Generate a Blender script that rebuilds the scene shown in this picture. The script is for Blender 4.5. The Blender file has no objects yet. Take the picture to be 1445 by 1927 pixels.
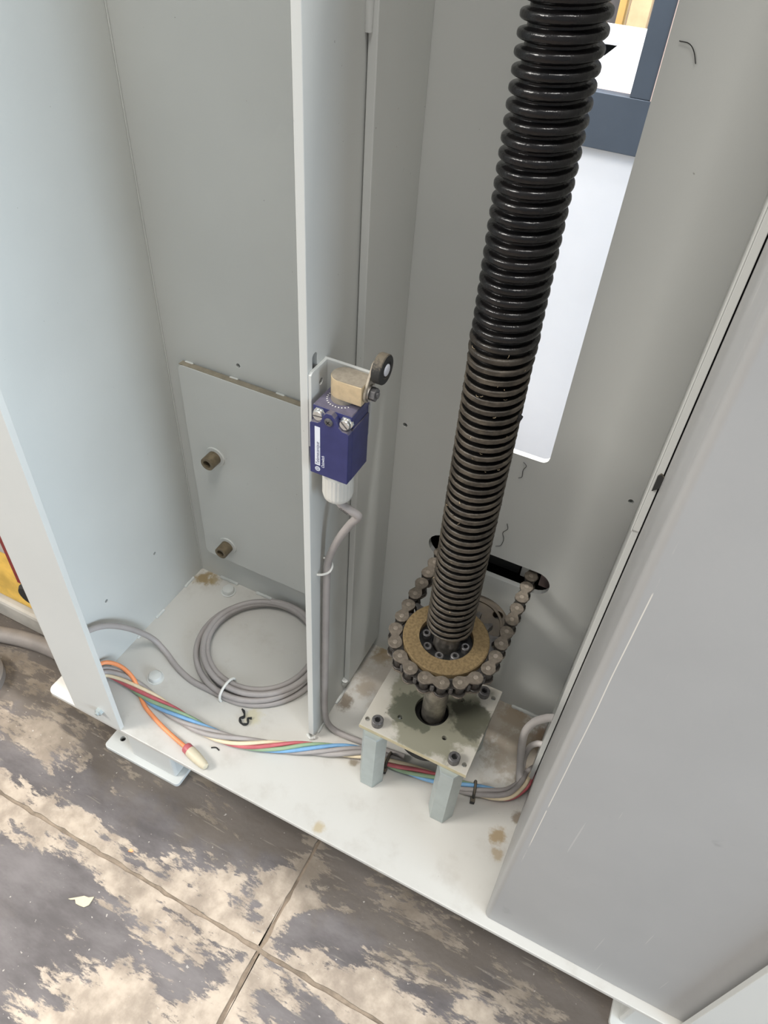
import bpy, bmesh, math, random
from mathutils import Vector, Matrix
random.seed(7)
PI = math.pi
sc = bpy.context.scene
COL = sc.collection
K = 0.001                                   # all dimensions below are in millimetres

# ------------------------------------------------------------------ camera
cam = bpy.data.cameras.new('camera')
cam.sensor_fit = 'VERTICAL'
cam.sensor_height = 24.0
cam.lens = 24.0 * 1367.93 / 1927.0
cam.clip_start = 0.01
cam_o = bpy.data.objects.new('camera', cam)
COL.objects.link(cam_o)
cam_o.matrix_world = (Matrix.Translation((0, 0, 0.8)) @ Matrix.Rotation(0.40117302, 4, 'Z')
                      @ Matrix.Rotation(0.80657933, 4, 'X') @ Matrix.Rotation(0.08167193, 4, 'Z'))
sc.camera = cam_o

# ------------------------------------------------------------------ world, lights, exposure
w = bpy.data.worlds.new('workshop')
sc.world = w
w.use_nodes = True
w.node_tree.nodes['Background'].inputs[0].default_value = (0.93, 0.96, 1.0, 1)
w.node_tree.nodes['Background'].inputs[1].default_value = 0.32


def area(name, loc, target, sx, sy, power, col):
    l = bpy.data.lights.new(name, 'AREA')
    l.shape = 'RECTANGLE'
    l.size = sx
    l.size_y = sy
    l.energy = power
    l.color = col
    o = bpy.data.objects.new(name, l)
    COL.objects.link(o)
    o.location = loc
    o.rotation_euler = (Vector(target) - Vector(loc)).to_track_quat('-Z', 'Y').to_euler()
    return o


area('overhead_light', (0.22, -0.36, 3.3), (-0.25, 0.25, 0), 1.0, 0.6, 34, (1.0, 0.975, 0.935))
area('overhead_light', (-3.0, -1.75, 2.9), (-0.2, 0.4, 0.2), 1.4, 1.0, 118, (1.0, 0.965, 0.91))
area('overhead_light', (-0.1, 2.3, 3.3), (-0.2, 1.0, 0.2), 2.4, 0.9, 30, (0.92, 0.95, 1.0))  # added unseen lamp, brightens the board behind the window opening
area('overhead_light', (-0.2, 0.90, 3.3), (-0.2, 0.3, 0), 2.2, 0.07, 190, (1.0, 0.97, 0.93))
area('door_daylight', (3.3, -0.70, 1.25), (-0.3, 0.4, 0.3), 1.5, 1.4, 100, (0.72, 0.86, 1.0))
sc.view_settings.view_transform = 'Standard'
sc.view_settings.look = 'None'
sc.view_settings.gamma = 1.0
sc.view_settings.use_curve_mapping = False
sc.view_settings.exposure = 0.42


# ------------------------------------------------------------------ material helpers
def newmat(name):
    m = bpy.data.materials.new(name)
    m.use_nodes = True
    nt = m.node_tree
    return m, nt, nt.nodes['Principled BSDF']


def N(nt, t, **kw):
    n = nt.nodes.new(t)
    for k, v in kw.items():
        setattr(n, k, v)
    return n


def math_n(nt, op, a, b=None, c=None, clamp=False):
    n = N(nt, 'ShaderNodeMath', operation=op, use_clamp=clamp)
    for i, v in enumerate((a, b, c)):
        if v is None:
            continue
        if isinstance(v, (int, float)):
            n.inputs[i].default_value = v
        else:
            nt.links.new(v, n.inputs[i])
    return n.outputs[0]


def noise(nt, vec, scale, detail=3, rough=0.5, dist=0.0):
    n = N(nt, 'ShaderNodeTexNoise')
    n.inputs['Scale'].default_value = scale
    n.inputs['Detail'].default_value = detail
    n.inputs['Roughness'].default_value = rough
    n.inputs['Distortion'].default_value = dist
    nt.links.new(vec, n.inputs['Vector'])
    return n.outputs['Fac']


def mixc(nt, fac, a, b):
    n = N(nt, 'ShaderNodeMix', data_type='RGBA')
    if isinstance(fac, (int, float)):
        n.inputs[0].default_value = fac
    else:
        nt.links.new(fac, n.inputs[0])
    for i, v in ((6, a), (7, b)):
        if isinstance(v, tuple):
            n.inputs[i].default_value = (*v[:3], 1)
        else:
            nt.links.new(v, n.inputs[i])
    return n.outputs[2]


def ramp(nt, v, lo, hi):
    n = N(nt, 'ShaderNodeMapRange', interpolation_type='SMOOTHSTEP')
    n.inputs[1].default_value = lo
    n.inputs[2].default_value = hi
    nt.links.new(v, n.inputs[0])
    return n.outputs[0]


def bump(nt, bsdf, h, strength, dist=0.001):
    b = N(nt, 'ShaderNodeBump')
    b.inputs['Strength'].default_value = strength
    b.inputs['Distance'].default_value = dist
    nt.links.new(h, b.inputs['Height'])
    nt.links.new(b.outputs[0], bsdf.inputs['Normal'])


def geo_pos(nt):
    return N(nt, 'ShaderNodeNewGeometry').outputs['Position']


def obj_pos(nt):
    return N(nt, 'ShaderNodeTexCoord').outputs['Object']


def simple(name, col, rough=0.5, metal=0.0, var=0.12, scale=60, bmp=0.0, spec=0.5):
    m, nt, b = newmat(name)
    p = obj_pos(nt)
    f = noise(nt, p, scale, 4, 0.6)
    d = tuple(max(0, c * (1 - var)) for c in col)
    u = tuple(min(1, c * (1 + var)) for c in col)
    nt.links.new(mixc(nt, ramp(nt, f, 0.3, 0.7), d, u), b.inputs['Base Color'])
    b.inputs['Roughness'].default_value = rough
    b.inputs['Metallic'].default_value = metal
    b.inputs['Specular IOR Level'].default_value = spec
    if bmp:
        bump(nt, b, noise(nt, p, scale * 8, 2), bmp, 0.0004)
    return m


def blob(nt, pos, cx, cy, r, nz, amp=0.9, hi_=1.25, lo_=0.45):
    """soft irregular spot around (cx, cy) millimetres in the XY plane"""
    s = N(nt, 'ShaderNodeVectorMath', operation='SUBTRACT')
    nt.links.new(pos, s.inputs[0])
    s.inputs[1].default_value = (cx * K, cy * K, 0)
    mlt = N(nt, 'ShaderNodeVectorMath', operation='MULTIPLY')
    nt.links.new(s.outputs[0], mlt.inputs[0])
    mlt.inputs[1].default_value = (1, 1, 0)
    ln = N(nt, 'ShaderNodeVectorMath', operation='LENGTH')
    nt.links.new(mlt.outputs[0], ln.inputs[0])
    d = math_n(nt, 'DIVIDE', ln.outputs['Value'], r * K)
    d = math_n(nt, 'ADD', d, math_n(nt, 'MULTIPLY', math_n(nt, 'SUBTRACT', nz, 0.5), amp * 2.2))
    return ramp(nt, d, hi_, lo_)


# powder coated sheet steel
def paint(name, col, rough=0.42, stain=False):
    m, nt, b = newmat(name)
    p = geo_pos(nt)
    big = noise(nt, p, 6, 3)
    c = mixc(nt, ramp(nt, big, 0.3, 0.7), tuple(x * 0.965 for x in col), tuple(min(1, x * 1.02) for x in col))
    specks = ramp(nt, noise(nt, p, 330, 2, 0.5), 0.765, 0.80)
    c = mixc(nt, math_n(nt, 'MULTIPLY', specks, 0.5), c, (0.10, 0.09, 0.07))
    if stain:
        nz = noise(nt, p, 75, 5, 0.65)
        grime = ramp(nt, noise(nt, p, 22, 5, 0.65), 0.50, 0.75)
        c = mixc(nt, math_n(nt, 'MULTIPLY', grime, 0.30), c, (0.36, 0.32, 0.27))
        for cx, cy, r, colr, a in ((-168, 288, 6.5, (0.46, 0.38, 0.25), 0.9), (10, 371, 9, (0.34, 0.25, 0.14), 0.9),
                                   (16, 352, 6, (0.34, 0.25, 0.14), 0.7),
                                   (-490, 519, 12, (0.27, 0.19, 0.08), 0.9), (-475, 524, 9, (0.30, 0.22, 0.10), 0.8),
                                   (-306, 368, 10, (0.50, 0.46, 0.30), 0.7), (-207, 524, 13, (0.27, 0.19, 0.09), 0.9),
                                   (-216, 437, 10, (0.16, 0.12, 0.08), 0.85), (-205, 470, 12, (0.34, 0.27, 0.18), 0.6),
                                   (-22, 522, 16, (0.30, 0.21, 0.12), 0.9), (20, 506, 16, (0.26, 0.13, 0.05), 0.9),
                                   (0, 478, 40, (0.33, 0.27, 0.20), 0.75), (-40, 505, 40, (0.36, 0.30, 0.23), 0.7),
                                   (-190, 490, 34, (0.42, 0.36, 0.29), 0.6), (11, 456, 8, (0.15, 0.10, 0.07), 0.8),
                                   (-170, 372, 5, (0.22, 0.18, 0.12), 0.8), (22, 400, 6, (0.2, 0.15, 0.1), 0.8)):
            c = mixc(nt, math_n(nt, 'MULTIPLY', blob(nt, p, cx, cy, r * 1.15, nz, 1.15), a), c, colr)
    nt.links.new(c, b.inputs['Base Color'])
    b.inputs['Roughness'].default_value = rough
    bump(nt, b, noise(nt, p, 900, 2), 0.10, 0.0004)
    return m


M = {}
M['paint'] = paint('grey_powder_coat', (0.59, 0.60, 0.575))
M['paint_base'] = paint('grey_powder_coat_dirty', (0.575, 0.56, 0.52), 0.45, True)


def panel_mat():
    m, nt, b = newmat('cover_panel_grey')
    p = geo_pos(nt)
    sx = N(nt, 'ShaderNodeSeparateXYZ')
    nt.links.new(p, sx.inputs[0])
    base = (0.355, 0.355, 0.35)
    big = noise(nt, p, 7, 3)
    c = mixc(nt, ramp(nt, big, 0.3, 0.7), tuple(x * 0.96 for x in base), tuple(x * 1.03 for x in base))
    # long vertical scrape near the folded edge
    wob = math_n(nt, 'MULTIPLY', math_n(nt, 'SUBTRACT', noise(nt, p, 6, 2), 0.5), 0.003)
    d = math_n(nt, 'ABSOLUTE', math_n(nt, 'SUBTRACT', math_n(nt, 'ADD', sx.outputs[0], wob), 0.0335))
    line = ramp(nt, d, 0.00045, 0.0002)
    zin = math_n(nt, 'MULTIPLY', ramp(nt, sx.outputs[2], 0.15, 0.18), ramp(nt, sx.outputs[2], 0.56, 0.50))
    brk = ramp(nt, noise(nt, p, 26, 3), 0.36, 0.44)
    front = ramp(nt, sx.outputs[1], 0.2895, 0.2885)
    line = math_n(nt, 'MULTIPLY', math_n(nt, 'MULTIPLY', line, zin), math_n(nt, 'MULTIPLY', brk, front))
    c = mixc(nt, math_n(nt, 'MULTIPLY', line, 0.8), c, (0.72, 0.68, 0.60))
    # short random scratches
    for rot, sc_, th in ((0.45, 1.0, 0.79), (-0.55, 1.3, 0.80), (1.15, 0.9, 0.80)):
        mp = N(nt, 'ShaderNodeMapping')
        mp.inputs['Rotation'].default_value = (0, rot, 0)
        mp.inputs['Scale'].default_value = (330 * sc_, 30, 11 * sc_)
        mp.inputs['Location'].default_value = (rot * 3, 1, sc_)
        nt.links.new(p, mp.inputs[0])
        s = ramp(nt, noise(nt, mp.outputs[0], 1.0, 1, 0.4), th, th + 0.03)
        c = mixc(nt, math_n(nt, 'MULTIPLY', s, 0.30), c, (0.62, 0.60, 0.56))
    smudge = ramp(nt, noise(nt, p, 30, 4, 0.6), 0.68, 0.80)
    c = mixc(nt, math_n(nt, 'MULTIPLY', smudge, 0.4), c, (0.20, 0.20, 0.20))
    nt.links.new(c, b.inputs['Base Color'])
    b.inputs['Roughness'].default_value = 0.40
    bump(nt, b, noise(nt, p, 900, 2), 0.10, 0.0004)
    return m


M['panel'] = panel_mat()
M['zinc'] = simple('zinc_plated_steel', (0.45, 0.50, 0.495), 0.38, 0.5, 0.05, 60)
M['zinc_bright'] = simple('bright_zinc_screw', (0.75, 0.76, 0.74), 0.25, 0.9, 0.08, 200)
M['steel'] = simple('turned_steel', (0.40, 0.37, 0.33), 0.35, 0.9, 0.25, 120)
M['bolt_black'] = simple('black_oxide_bolt', (0.15, 0.145, 0.145), 0.45, 0.5, 0.25, 300)
M['black'] = simple('matt_black', (0.012, 0.012, 0.012), 0.7, 0, 0.2, 60)
M['link'] = simple('dusty_chain_steel', (0.135, 0.113, 0.088), 0.7, 0.2, 0.22, 220, 0.2)
M['link_dark'] = simple('greasy_chain_steel', (0.045, 0.04, 0.035), 0.42, 0.5, 0.3, 220)
M['pin'] = simple('worn_chain_pin', (0.24, 0.205, 0.165), 0.5, 0.35, 0.15, 300)
M['sprocket'] = simple('sprocket_steel', (0.075, 0.07, 0.065), 0.5, 0.3, 0.35, 160)
M['dust'] = simple('dusty_sprocket_face', (0.175, 0.125, 0.063), 0.85, 0.0, 0.22, 420, 0.4, 0.2)
M['brown_disc'] = simple('oily_brown_steel', (0.034, 0.025, 0.014), 0.6, 0.0, 0.35, 60)
M['grey_cable'] = simple('grey_cable_sheath', (0.36, 0.33, 0.315), 0.5, 0, 0.06, 40)
M['loop_cable'] = simple('light_grey_cable_sheath', (0.46, 0.43, 0.41), 0.5, 0, 0.06, 40)
M['w_cream'] = simple('cream_wire', (0.74, 0.62, 0.43), 0.45, 0, 0.06, 40)
M['w_red'] = simple('red_wire', (0.50, 0.12, 0.135), 0.45, 0, 0.1, 40)
M['w_green'] = simple('green_wire', (0.26, 0.37, 0.23), 0.45, 0, 0.1, 40)
M['w_blue'] = simple('blue_wire', (0.18, 0.36, 0.58), 0.45, 0, 0.1, 40)
M['w_black'] = simple('black_wire', (0.02, 0.02, 0.025), 0.45, 0, 0.1, 40)
M['w_orange'] = simple('orange_wire', (0.86, 0.31, 0.13), 0.45, 0, 0.06, 40)
M['w_white'] = simple('white_plastic', (0.76, 0.75, 0.70), 0.45, 0, 0.04, 40)
M['cap'] = simple('cream_plastic_cap', (0.62, 0.55, 0.40), 0.5, 0, 0.06, 40)


def dusty_blue():
    m, nt, b = newmat('dark_blue_plastic')
    p = obj_pos(nt)
    g = N(nt, 'ShaderNodeNewGeometry')
    sx = N(nt, 'ShaderNodeSeparateXYZ')
    nt.links.new(g.outputs['Normal'], sx.inputs[0])
    up = ramp(nt, math_n(nt, 'ADD', sx.outputs[2], math_n(nt, 'MULTIPLY', math_n(nt, 'SUBTRACT', noise(nt, p, 500, 3), .5), .5)), .35, .75)
    c = mixc(nt, ramp(nt, noise(nt, p, 90, 3), .3, .7), (0.026, 0.030, 0.115), (0.033, 0.037, 0.135))
    nt.links.new(mixc(nt, math_n(nt, 'MULTIPLY', up, .85), c, (0.14, 0.125, 0.14)), b.inputs['Base Color'])
    b.inputs['Roughness'].default_value = 0.42
    return m


M['blue'] = dusty_blue()
M['blue_dusty'] = simple('dusty_blue_plastic', (0.115, 0.105, 0.15), 0.75, 0, 0.14, 160)
M['head'] = simple('dusty_cast_zinc', (0.36, 0.315, 0.25), 0.55, 0.35, 0.12, 260)
M['brass'] = simple('bare_cast_metal', (0.66, 0.53, 0.34), 0.45, 0.45, 0.08, 160)


def dusty_rubber():
    m, nt, b = newmat('dusty_black_rubber')
    p = obj_pos(nt)
    sx = N(nt, 'ShaderNodeSeparateXYZ')
    nt.links.new(N(nt, 'ShaderNodeNewGeometry').outputs['Normal'], sx.inputs[0])
    up = ramp(nt, math_n(nt, 'ADD', sx.outputs[2], math_n(nt, 'MULTIPLY', math_n(nt, 'SUBTRACT', noise(nt, p, 700, 3), .5), 1.2)), .2, 1.0)
    nt.links.new(mixc(nt, math_n(nt, 'MULTIPLY', up, .9), (0.024, 0.024, 0.023), (0.15, 0.125, 0.09)), b.inputs['Base Color'])
    b.inputs['Roughness'].default_value = 0.75
    return m


M['rubber'] = dusty_rubber()
M['print'] = simple('white_print', (0.72, 0.74, 0.80), 0.5, 0, 0.02, 40)
M['gland'] = simple('pale_grey_plastic', (0.66, 0.65, 0.60), 0.5, 0, 0.04, 40)
M['stub'] = simple('brown_steel_tube', (0.19, 0.15, 0.095), 0.5, 0.4, 0.2, 120)
M['yellow'] = simple('worn_yellow_paint', (0.78, 0.50, 0.10), 0.6, 0, 0.22, 25)
M['grey_band'] = simple('dirty_grey_paint', (0.42, 0.40, 0.36), 0.7, 0, 0.15, 20)
M['red'] = simple('dark_red_paint', (0.22, 0.02, 0.02), 0.5)
M['hose'] = simple('grey_rubber_hose', (0.23, 0.205, 0.185), 0.6, 0, 0.12, 30)
M['hose_dark'] = simple('dark_rubber_hose', (0.13, 0.105, 0.10), 0.6, 0, 0.15, 30)
M['slate'] = simple('slate_blue_board', (0.056, 0.073, 0.10), 0.5, 0, 0.06, 15)
M['board_core'] = simple('pinkish_board_core', (0.62, 0.47, 0.43), 0.8, 0, 0.06, 80)
M['white_board'] = simple('white_laminate', (0.72, 0.74, 0.79), 0.45, 0, 0.02, 8)
M['wood'] = simple('pale_timber', (0.66, 0.47, 0.28), 0.7, 0, 0.12, 20)
M['yellow_wood'] = simple('yellow_timber', (0.72, 0.47, 0.17), 0.6, 0, 0.1, 20)
M['dark'] = simple('dark_wall', (0.13, 0.12, 0.12), 0.8, 0, 0.3, 6)
M['shade_brown'] = simple('painted_ledge_shade', (0.25, 0.22, 0.165), 0.9, 0, 0.15, 90)  # brown tone painted in for the shaded top of the mounting plate
M['chip'] = simple('cream_paint_flake', (0.50, 0.44, 0.31), 0.7, 0, 0.06, 80)
M['straw'] = simple('dry_fibre', (0.55, 0.43, 0.26), 0.8)


def stand_plate_mat():
    m, nt, b = newmat('oil_stained_plate')
    p = geo_pos(nt)
    nz = noise(nt, p, 42, 5, 0.6)
    nz2 = noise(nt, p, 60, 5, 0.6, 0.4)
    c = mixc(nt, ramp(nt, noise(nt, p, 30, 4), 0.3, 0.7), (0.44, 0.415, 0.36), (0.52, 0.50, 0.45))
    c = mixc(nt, math_n(nt, 'MULTIPLY', blob(nt, p, -96, 417, 56, nz, 0.6, 1.08, .85), 0.92), c, (0.215, 0.21, 0.155))
    c = mixc(nt, math_n(nt, 'MULTIPLY', blob(nt, p, -58, 424, 26, nz2, 0.7, 1.08, .8), 0.92), c, (0.075, 0.075, 0.053))
    c = mixc(nt, math_n(nt, 'MULTIPLY', blob(nt, p, -120, 402, 24, nz2, 0.9, 1.08, .8), 0.88), c, (0.095, 0.10, 0.072))
    nt.links.new(c, b.inputs['Base Color'])
    b.inputs['Roughness'].default_value = 0.45
    return m


M['stand_plate'] = stand_plate_mat()
M['plate_edge'] = simple('yellowed_plate_edge', (0.52, 0.46, 0.30), 0.6)


def screw_mat():
    """dusty brown crests and greased roots below, wet black grease above"""
    m, nt, b = newmat('greased_lead_screw')
    p = obj_pos(nt)
    s = N(nt, 'ShaderNodeSeparateXYZ')
    nt.links.new(p, s.inputs[0])
    ml = N(nt, 'ShaderNodeVectorMath', operation='MULTIPLY')
    ml.inputs[1].default_value = (1, 1, 0)
    nt.links.new(p, ml.inputs[0])
    ln = N(nt, 'ShaderNodeVectorMath', operation='LENGTH')
    nt.links.new(ml.outputs[0], ln.inputs[0])
    nz = noise(nt, p, 240, 4, 0.6)
    r = math_n(nt, 'ADD', ln.outputs['Value'], math_n(nt, 'MULTIPLY', math_n(nt, 'SUBTRACT', nz, 0.5), 0.0012))
    crest = ramp(nt, r, 0.0204, 0.0212)
    dust = mixc(nt, ramp(nt, noise(nt, p, 90, 4, 0.6), 0.3, 0.7), (0.034, 0.028, 0.021), (0.100, 0.083, 0.062))
    low = mixc(nt, crest, (0.006, 0.0055, 0.005), dust)
    zz = math_n(nt, 'ADD', s.outputs[2], math_n(nt, 'MULTIPLY', math_n(nt, 'SUBTRACT', noise(nt, p, 40, 3), 0.5), 0.05))
    up = ramp(nt, zz, 0.535, 0.575)
    gre = mixc(nt, ramp(nt, noise(nt, p, 60, 3), 0.35, 0.7), (0.003, 0.003, 0.0035), (0.009, 0.008, 0.008))
    nt.links.new(mixc(nt, up, low, gre), b.inputs['Base Color'])
    spc = math_n(nt, 'MAXIMUM', math_n(nt, 'MULTIPLY', crest, .4), math_n(nt, 'MULTIPLY', up, .32))
    nt.links.new(math_n(nt, 'ADD', spc, .04), b.inputs['Specular IOR Level'])
    rr = math_n(nt, 'SUBTRACT', 0.50, math_n(nt, 'MULTIPLY', up, 0.26))
    nt.links.new(rr, b.inputs['Roughness'])
    bump(nt, b, noise(nt, p, 380, 3, 0.6), 0.5, 0.0006)
    return m


M['screw'] = screw_mat()


def floor_mat():
    m, nt, b = newmat('worn_workshop_floor')
    p = geo_pos(nt)
    mp = N(nt, 'ShaderNodeMapping')
    mp.inputs['Scale'].default_value = (0.55, 1.35, 1)
    mp.inputs['Rotation'].default_value = (0, 0, 0.12)
    nt.links.new(p, mp.inputs[0])
    v = mp.outputs[0]
    a = noise(nt, v, 7.5, 9, 0.68, 0.35)
    sx = N(nt, 'ShaderNodeSeparateXYZ')
    nt.links.new(p, sx.inputs[0])
    # paint is worn off along the joints
    dj = math_n(nt, 'MINIMUM', math_n(nt, 'ABSOLUTE', math_n(nt, 'ADD', sx.outputs[0], 0.174)),
                math_n(nt, 'ABSOLUTE', math_n(nt, 'SUBTRACT', sx.outputs[1], 0.172)))
    near = ramp(nt, dj, 0.045, 0.0)
    fine = noise(nt, v, 55, 6, 0.7, 0.6)
    t = math_n(nt, 'ADD', math_n(nt, 'ADD', a, math_n(nt, 'MULTIPLY', near, 0.15)), math_n(nt, 'MULTIPLY', math_n(nt, 'SUBTRACT', fine, .5), .26))
    mp3 = N(nt, 'ShaderNodeMapping')
    mp3.inputs['Scale'].default_value = (45, 150, 1)
    mp3.inputs['Rotation'].default_value = (0, 0, 0.25)
    nt.links.new(p, mp3.inputs[0])
    t = math_n(nt, 'ADD', t, math_n(nt, 'MULTIPLY', math_n(nt, 'SUBTRACT', noise(nt, mp3.outputs[0], 1, 5, .7), .5), .24))
    wear = ramp(nt, t, 0.505, 0.555)
    conc = mixc(nt, ramp(nt, noise(nt, p, 40, 5, 0.6), 0.3, 0.7), (0.22, 0.178, 0.138), (0.40, 0.335, 0.265))
    pnt = mixc(nt, ramp(nt, noise(nt, v, 16, 5, 0.65), 0.3, 0.7), (0.058, 0.050, 0.050), (0.135, 0.121, 0.121))
    c = mixc(nt, wear, pnt, conc)
    brn = ramp(nt, noise(nt, v, 9, 4, 0.6), 0.55, 0.75)
    c = mixc(nt, math_n(nt, 'MULTIPLY', brn, 0.30), c, (0.165, 0.13, 0.10))
    dirt_shade = ramp(nt, math_n(nt, 'ADD', sx.outputs[1], math_n(nt, 'MULTIPLY', math_n(nt, 'SUBTRACT', noise(nt, p, 14, 5, .6), .5), .16)), .215, .262)  # brown soiling, with the shadow along the base front painted in
    c = mixc(nt, math_n(nt, 'MULTIPLY', dirt_shade, .6), c, (0.105, 0.083, 0.060))
    fl = ramp(nt, noise(nt, p, 210, 2), 0.72, 0.76)
    c = mixc(nt, math_n(nt, 'MULTIPLY', fl, 0.7), c, (0.40, 0.37, 0.33))
    mp2 = N(nt, 'ShaderNodeMapping')
    mp2.inputs['Scale'].default_value = (14, 190, 1)
    mp2.inputs['Rotation'].default_value = (0, 0, -0.5)
    nt.links.new(p, mp2.inputs[0])
    scr = ramp(nt, noise(nt, mp2.outputs[0], 1, 3), 0.66, 0.72)
    c = mixc(nt, math_n(nt, 'MULTIPLY', scr, 0.28), c, (0.33, 0.29, 0.24))
    nt.links.new(c, b.inputs['Base Color'])
    b.inputs['Roughness'].default_value = 0.6
    h = math_n(nt, 'ADD', math_n(nt, 'MULTIPLY', wear, -0.4), noise(nt, p, 120, 4))
    bump(nt, b, h, 0.35, 0.0012)
    return m


M['floor'] = floor_mat()
M['joint'] = simple('dirty_joint', (0.19, 0.15, 0.112), 0.9, 0, 0.3, 60)


# ------------------------------------------------------------------ mesh helpers (input millimetres)
def link(o, parent=None):
    COL.objects.link(o)
    if parent is not None:
        o.parent = parent
    return o


def mesh_obj(name, verts, faces, mat, parent=None, smooth=False, bevel=0.0, segs=2, loc=None):
    me = bpy.data.meshes.new(name)
    me.from_pydata([(v[0] * K, v[1] * K, v[2] * K) for v in verts], [], faces)
    bm = bmesh.new()
    bm.from_mesh(me)
    bmesh.ops.recalc_face_normals(bm, faces=bm.faces)
    bm.to_mesh(me)
    bm.free()
    me.materials.append(M[mat])
    if smooth:
        for p in me.polygons:
            p.use_smooth = True
    o = bpy.data.objects.new(name, me)
    if loc:
        o.location = tuple(c * K for c in loc)
    if bevel:
        md = o.modifiers.new('bevel', 'BEVEL')
        md.width = bevel * K
        md.segments = segs
        md.limit_method = 'ANGLE'
        md.angle_limit = math.radians(40)
    return link(o, parent)


def sharp_smooth(o, ang=40):
    me = o.data
    me.polygons.foreach_set('use_smooth', [True] * len(me.polygons))
    try:
        me.set_sharp_from_angle(angle=math.radians(ang))
    except Exception:
        pass
    return o


def box(name, x0, x1, y0, y1, z0, z1, mat, parent=None, bevel=0.0, segs=2):
    v = [(x, y, z) for z in (z0, z1) for y in (y0, y1) for x in (x0, x1)]
    f = [(0, 1, 3, 2), (4, 6, 7, 5), (0, 4, 5, 1), (2, 3, 7, 6), (0, 2, 6, 4), (1, 5, 7, 3)]
    return mesh_obj(name, v, f, mat, parent, bevel=bevel, segs=segs)


def rrect(x0, x1, y0, y1, r, n=6):
    out = []
    for cx, cy, a0 in ((x1 - r, y0 + r, -90), (x1 - r, y1 - r, 0), (x0 + r, y1 - r, 90), (x0 + r, y0 + r, 180)):
        for i in range(n + 1):
            a = math.radians(a0 + 90 * i / n)
            out.append((cx + r * math.cos(a), cy + r * math.sin(a)))
    return out


def circ(cx, cy, r, n=24, a0=0.0):
    return [(cx + r * math.cos(a0 + 2 * PI * i / n), cy + r * math.sin(a0 + 2 * PI * i / n)) for i in range(n)]


def plate(name, outer, holes, t0, t1, plane, mat, parent=None, bev=0.0):
    """flat plate with holes; plane 'XY' -> thickness along Z, 'XZ' -> along Y, 'YZ' -> along X"""
    cu = bpy.data.curves.new(name, 'CURVE')
    cu.dimensions = '2D'
    cu.fill_mode = 'BOTH'
    cu.extrude = abs(t1 - t0) / 2 * K - bev * K
    if bev:
        cu.bevel_depth = bev * K
        cu.bevel_resolution = 1
        cu.offset = -bev * K
    for poly in [outer] + list(holes):
        sp = cu.splines.new('POLY')
        sp.points.add(len(poly) - 1)
        for i, (a, b_) in enumerate(poly):
            sp.points[i].co = (a * K, b_ * K, 0, 1)
        sp.use_cyclic_u = True
    tmp = bpy.data.objects.new('tmp', cu)
    COL.objects.link(tmp)
    me = bpy.data.meshes.new_from_object(tmp.evaluated_get(bpy.context.evaluated_depsgraph_get()))
    bpy.data.objects.remove(tmp)
    bpy.data.curves.remove(cu)
    mid = (t0 + t1) / 2 * K
    if plane == 'XY':
        mt = Matrix.Translation((0, 0, mid))
    elif plane == 'XZ':
        mt = Matrix(((1, 0, 0, 0), (0, 0, -1, mid), (0, 1, 0, 0), (0, 0, 0, 1)))
    else:
        mt = Matrix(((0, 0, 1, mid), (1, 0, 0, 0), (0, 1, 0, 0), (0, 0, 0, 1)))
    me.transform(mt)
    me.materials.clear()
    me.materials.append(M[mat])
    me.name = name
    o = bpy.data.objects.new(name, me)
    for p in me.polygons:
        p.use_smooth = False
    return link(o, parent)


def prism(name, poly, z0, z1, mat, parent=None, bevel=0.0, smooth=False, plane='XY'):
    def P(a, b, t):
        return (a, b, t) if plane == 'XY' else ((a, t, b) if plane == 'XZ' else (t, a, b))
    n = len(poly)
    v = [P(a, b, z0) for a, b in poly] + [P(a, b, z1) for a, b in poly]
    f = [tuple(range(n))[::-1], tuple(range(n, 2 * n))] + [(i, (i + 1) % n, n + (i + 1) % n, n + i) for i in range(n)]
    o = mesh_obj(name, v, f, mat, parent, bevel=bevel)
    if smooth:
        sharp_smooth(o)
    return o


def lathe(name, prof, mat, parent=None, n=32, loc=(0, 0, 0), axis='Z', mod=None, sharp=35):
    """prof: list of (r, h); axis the direction h runs along"""
    v, f = [], []
    for r, h in prof:
        for i in range(n):
            a = 2 * PI * i / n
            rr = r * (mod(i, r, h) if mod else 1)
            c, s = rr * math.cos(a), rr * math.sin(a)
            v.append({'Z': (c, s, h), 'Y': (c, h, s), '-Y': (c, -h, s), 'X': (h, c, s), '-Z': (c, s, -h)}[axis])
    for k in range(len(prof) - 1):
        for i in range(n):
            j = (i + 1) % n
            f.append((k * n + i, k * n + j, (k + 1) * n + j, (k + 1) * n + i))
    if prof[0][0] > 0.001:
        f.append(tuple(range(n))[::-1])
    if prof[-1][0] > 0.001:
        f.append(tuple(range((len(prof) - 1) * n, len(prof) * n)))
    v = [(a + loc[0], b + loc[1], c + loc[2]) for a, b, c in v]
    o = mesh_obj(name, v, f, mat, parent)
    return sharp_smooth(o, sharp)


def ring(name, ri, ro, z0, z1, mat, parent=None, n=48, loc=(0, 0, 0), axis='Z', ch=0.4):
    """hollow cylinder"""
    prof = [(ri, z0), (ro, z0), (ro, z1 - ch), (ro - ch, z1), (ri, z1), (ri, z0)]
    v, f = [], []
    for r, h in prof[:-1]:
        for i in range(n):
            a = 2 * PI * i / n
            c, s = r * math.cos(a), r * math.sin(a)
            p = {'Z': (c, s, h), 'Y': (c, h, s), '-Y': (c, -h, s), 'X': (h, c, s)}[axis]
            v.append((p[0] + loc[0], p[1] + loc[1], p[2] + loc[2]))
    m = len(prof) - 1
    for k in range(m):
        for i in range(n):
            j = (i + 1) % n
            f.append((k * n + i, k * n + j, ((k + 1) % m) * n + j, ((k + 1) % m) * n + i))
    return sharp_smooth(mesh_obj(name, v, f, mat, parent))


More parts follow.
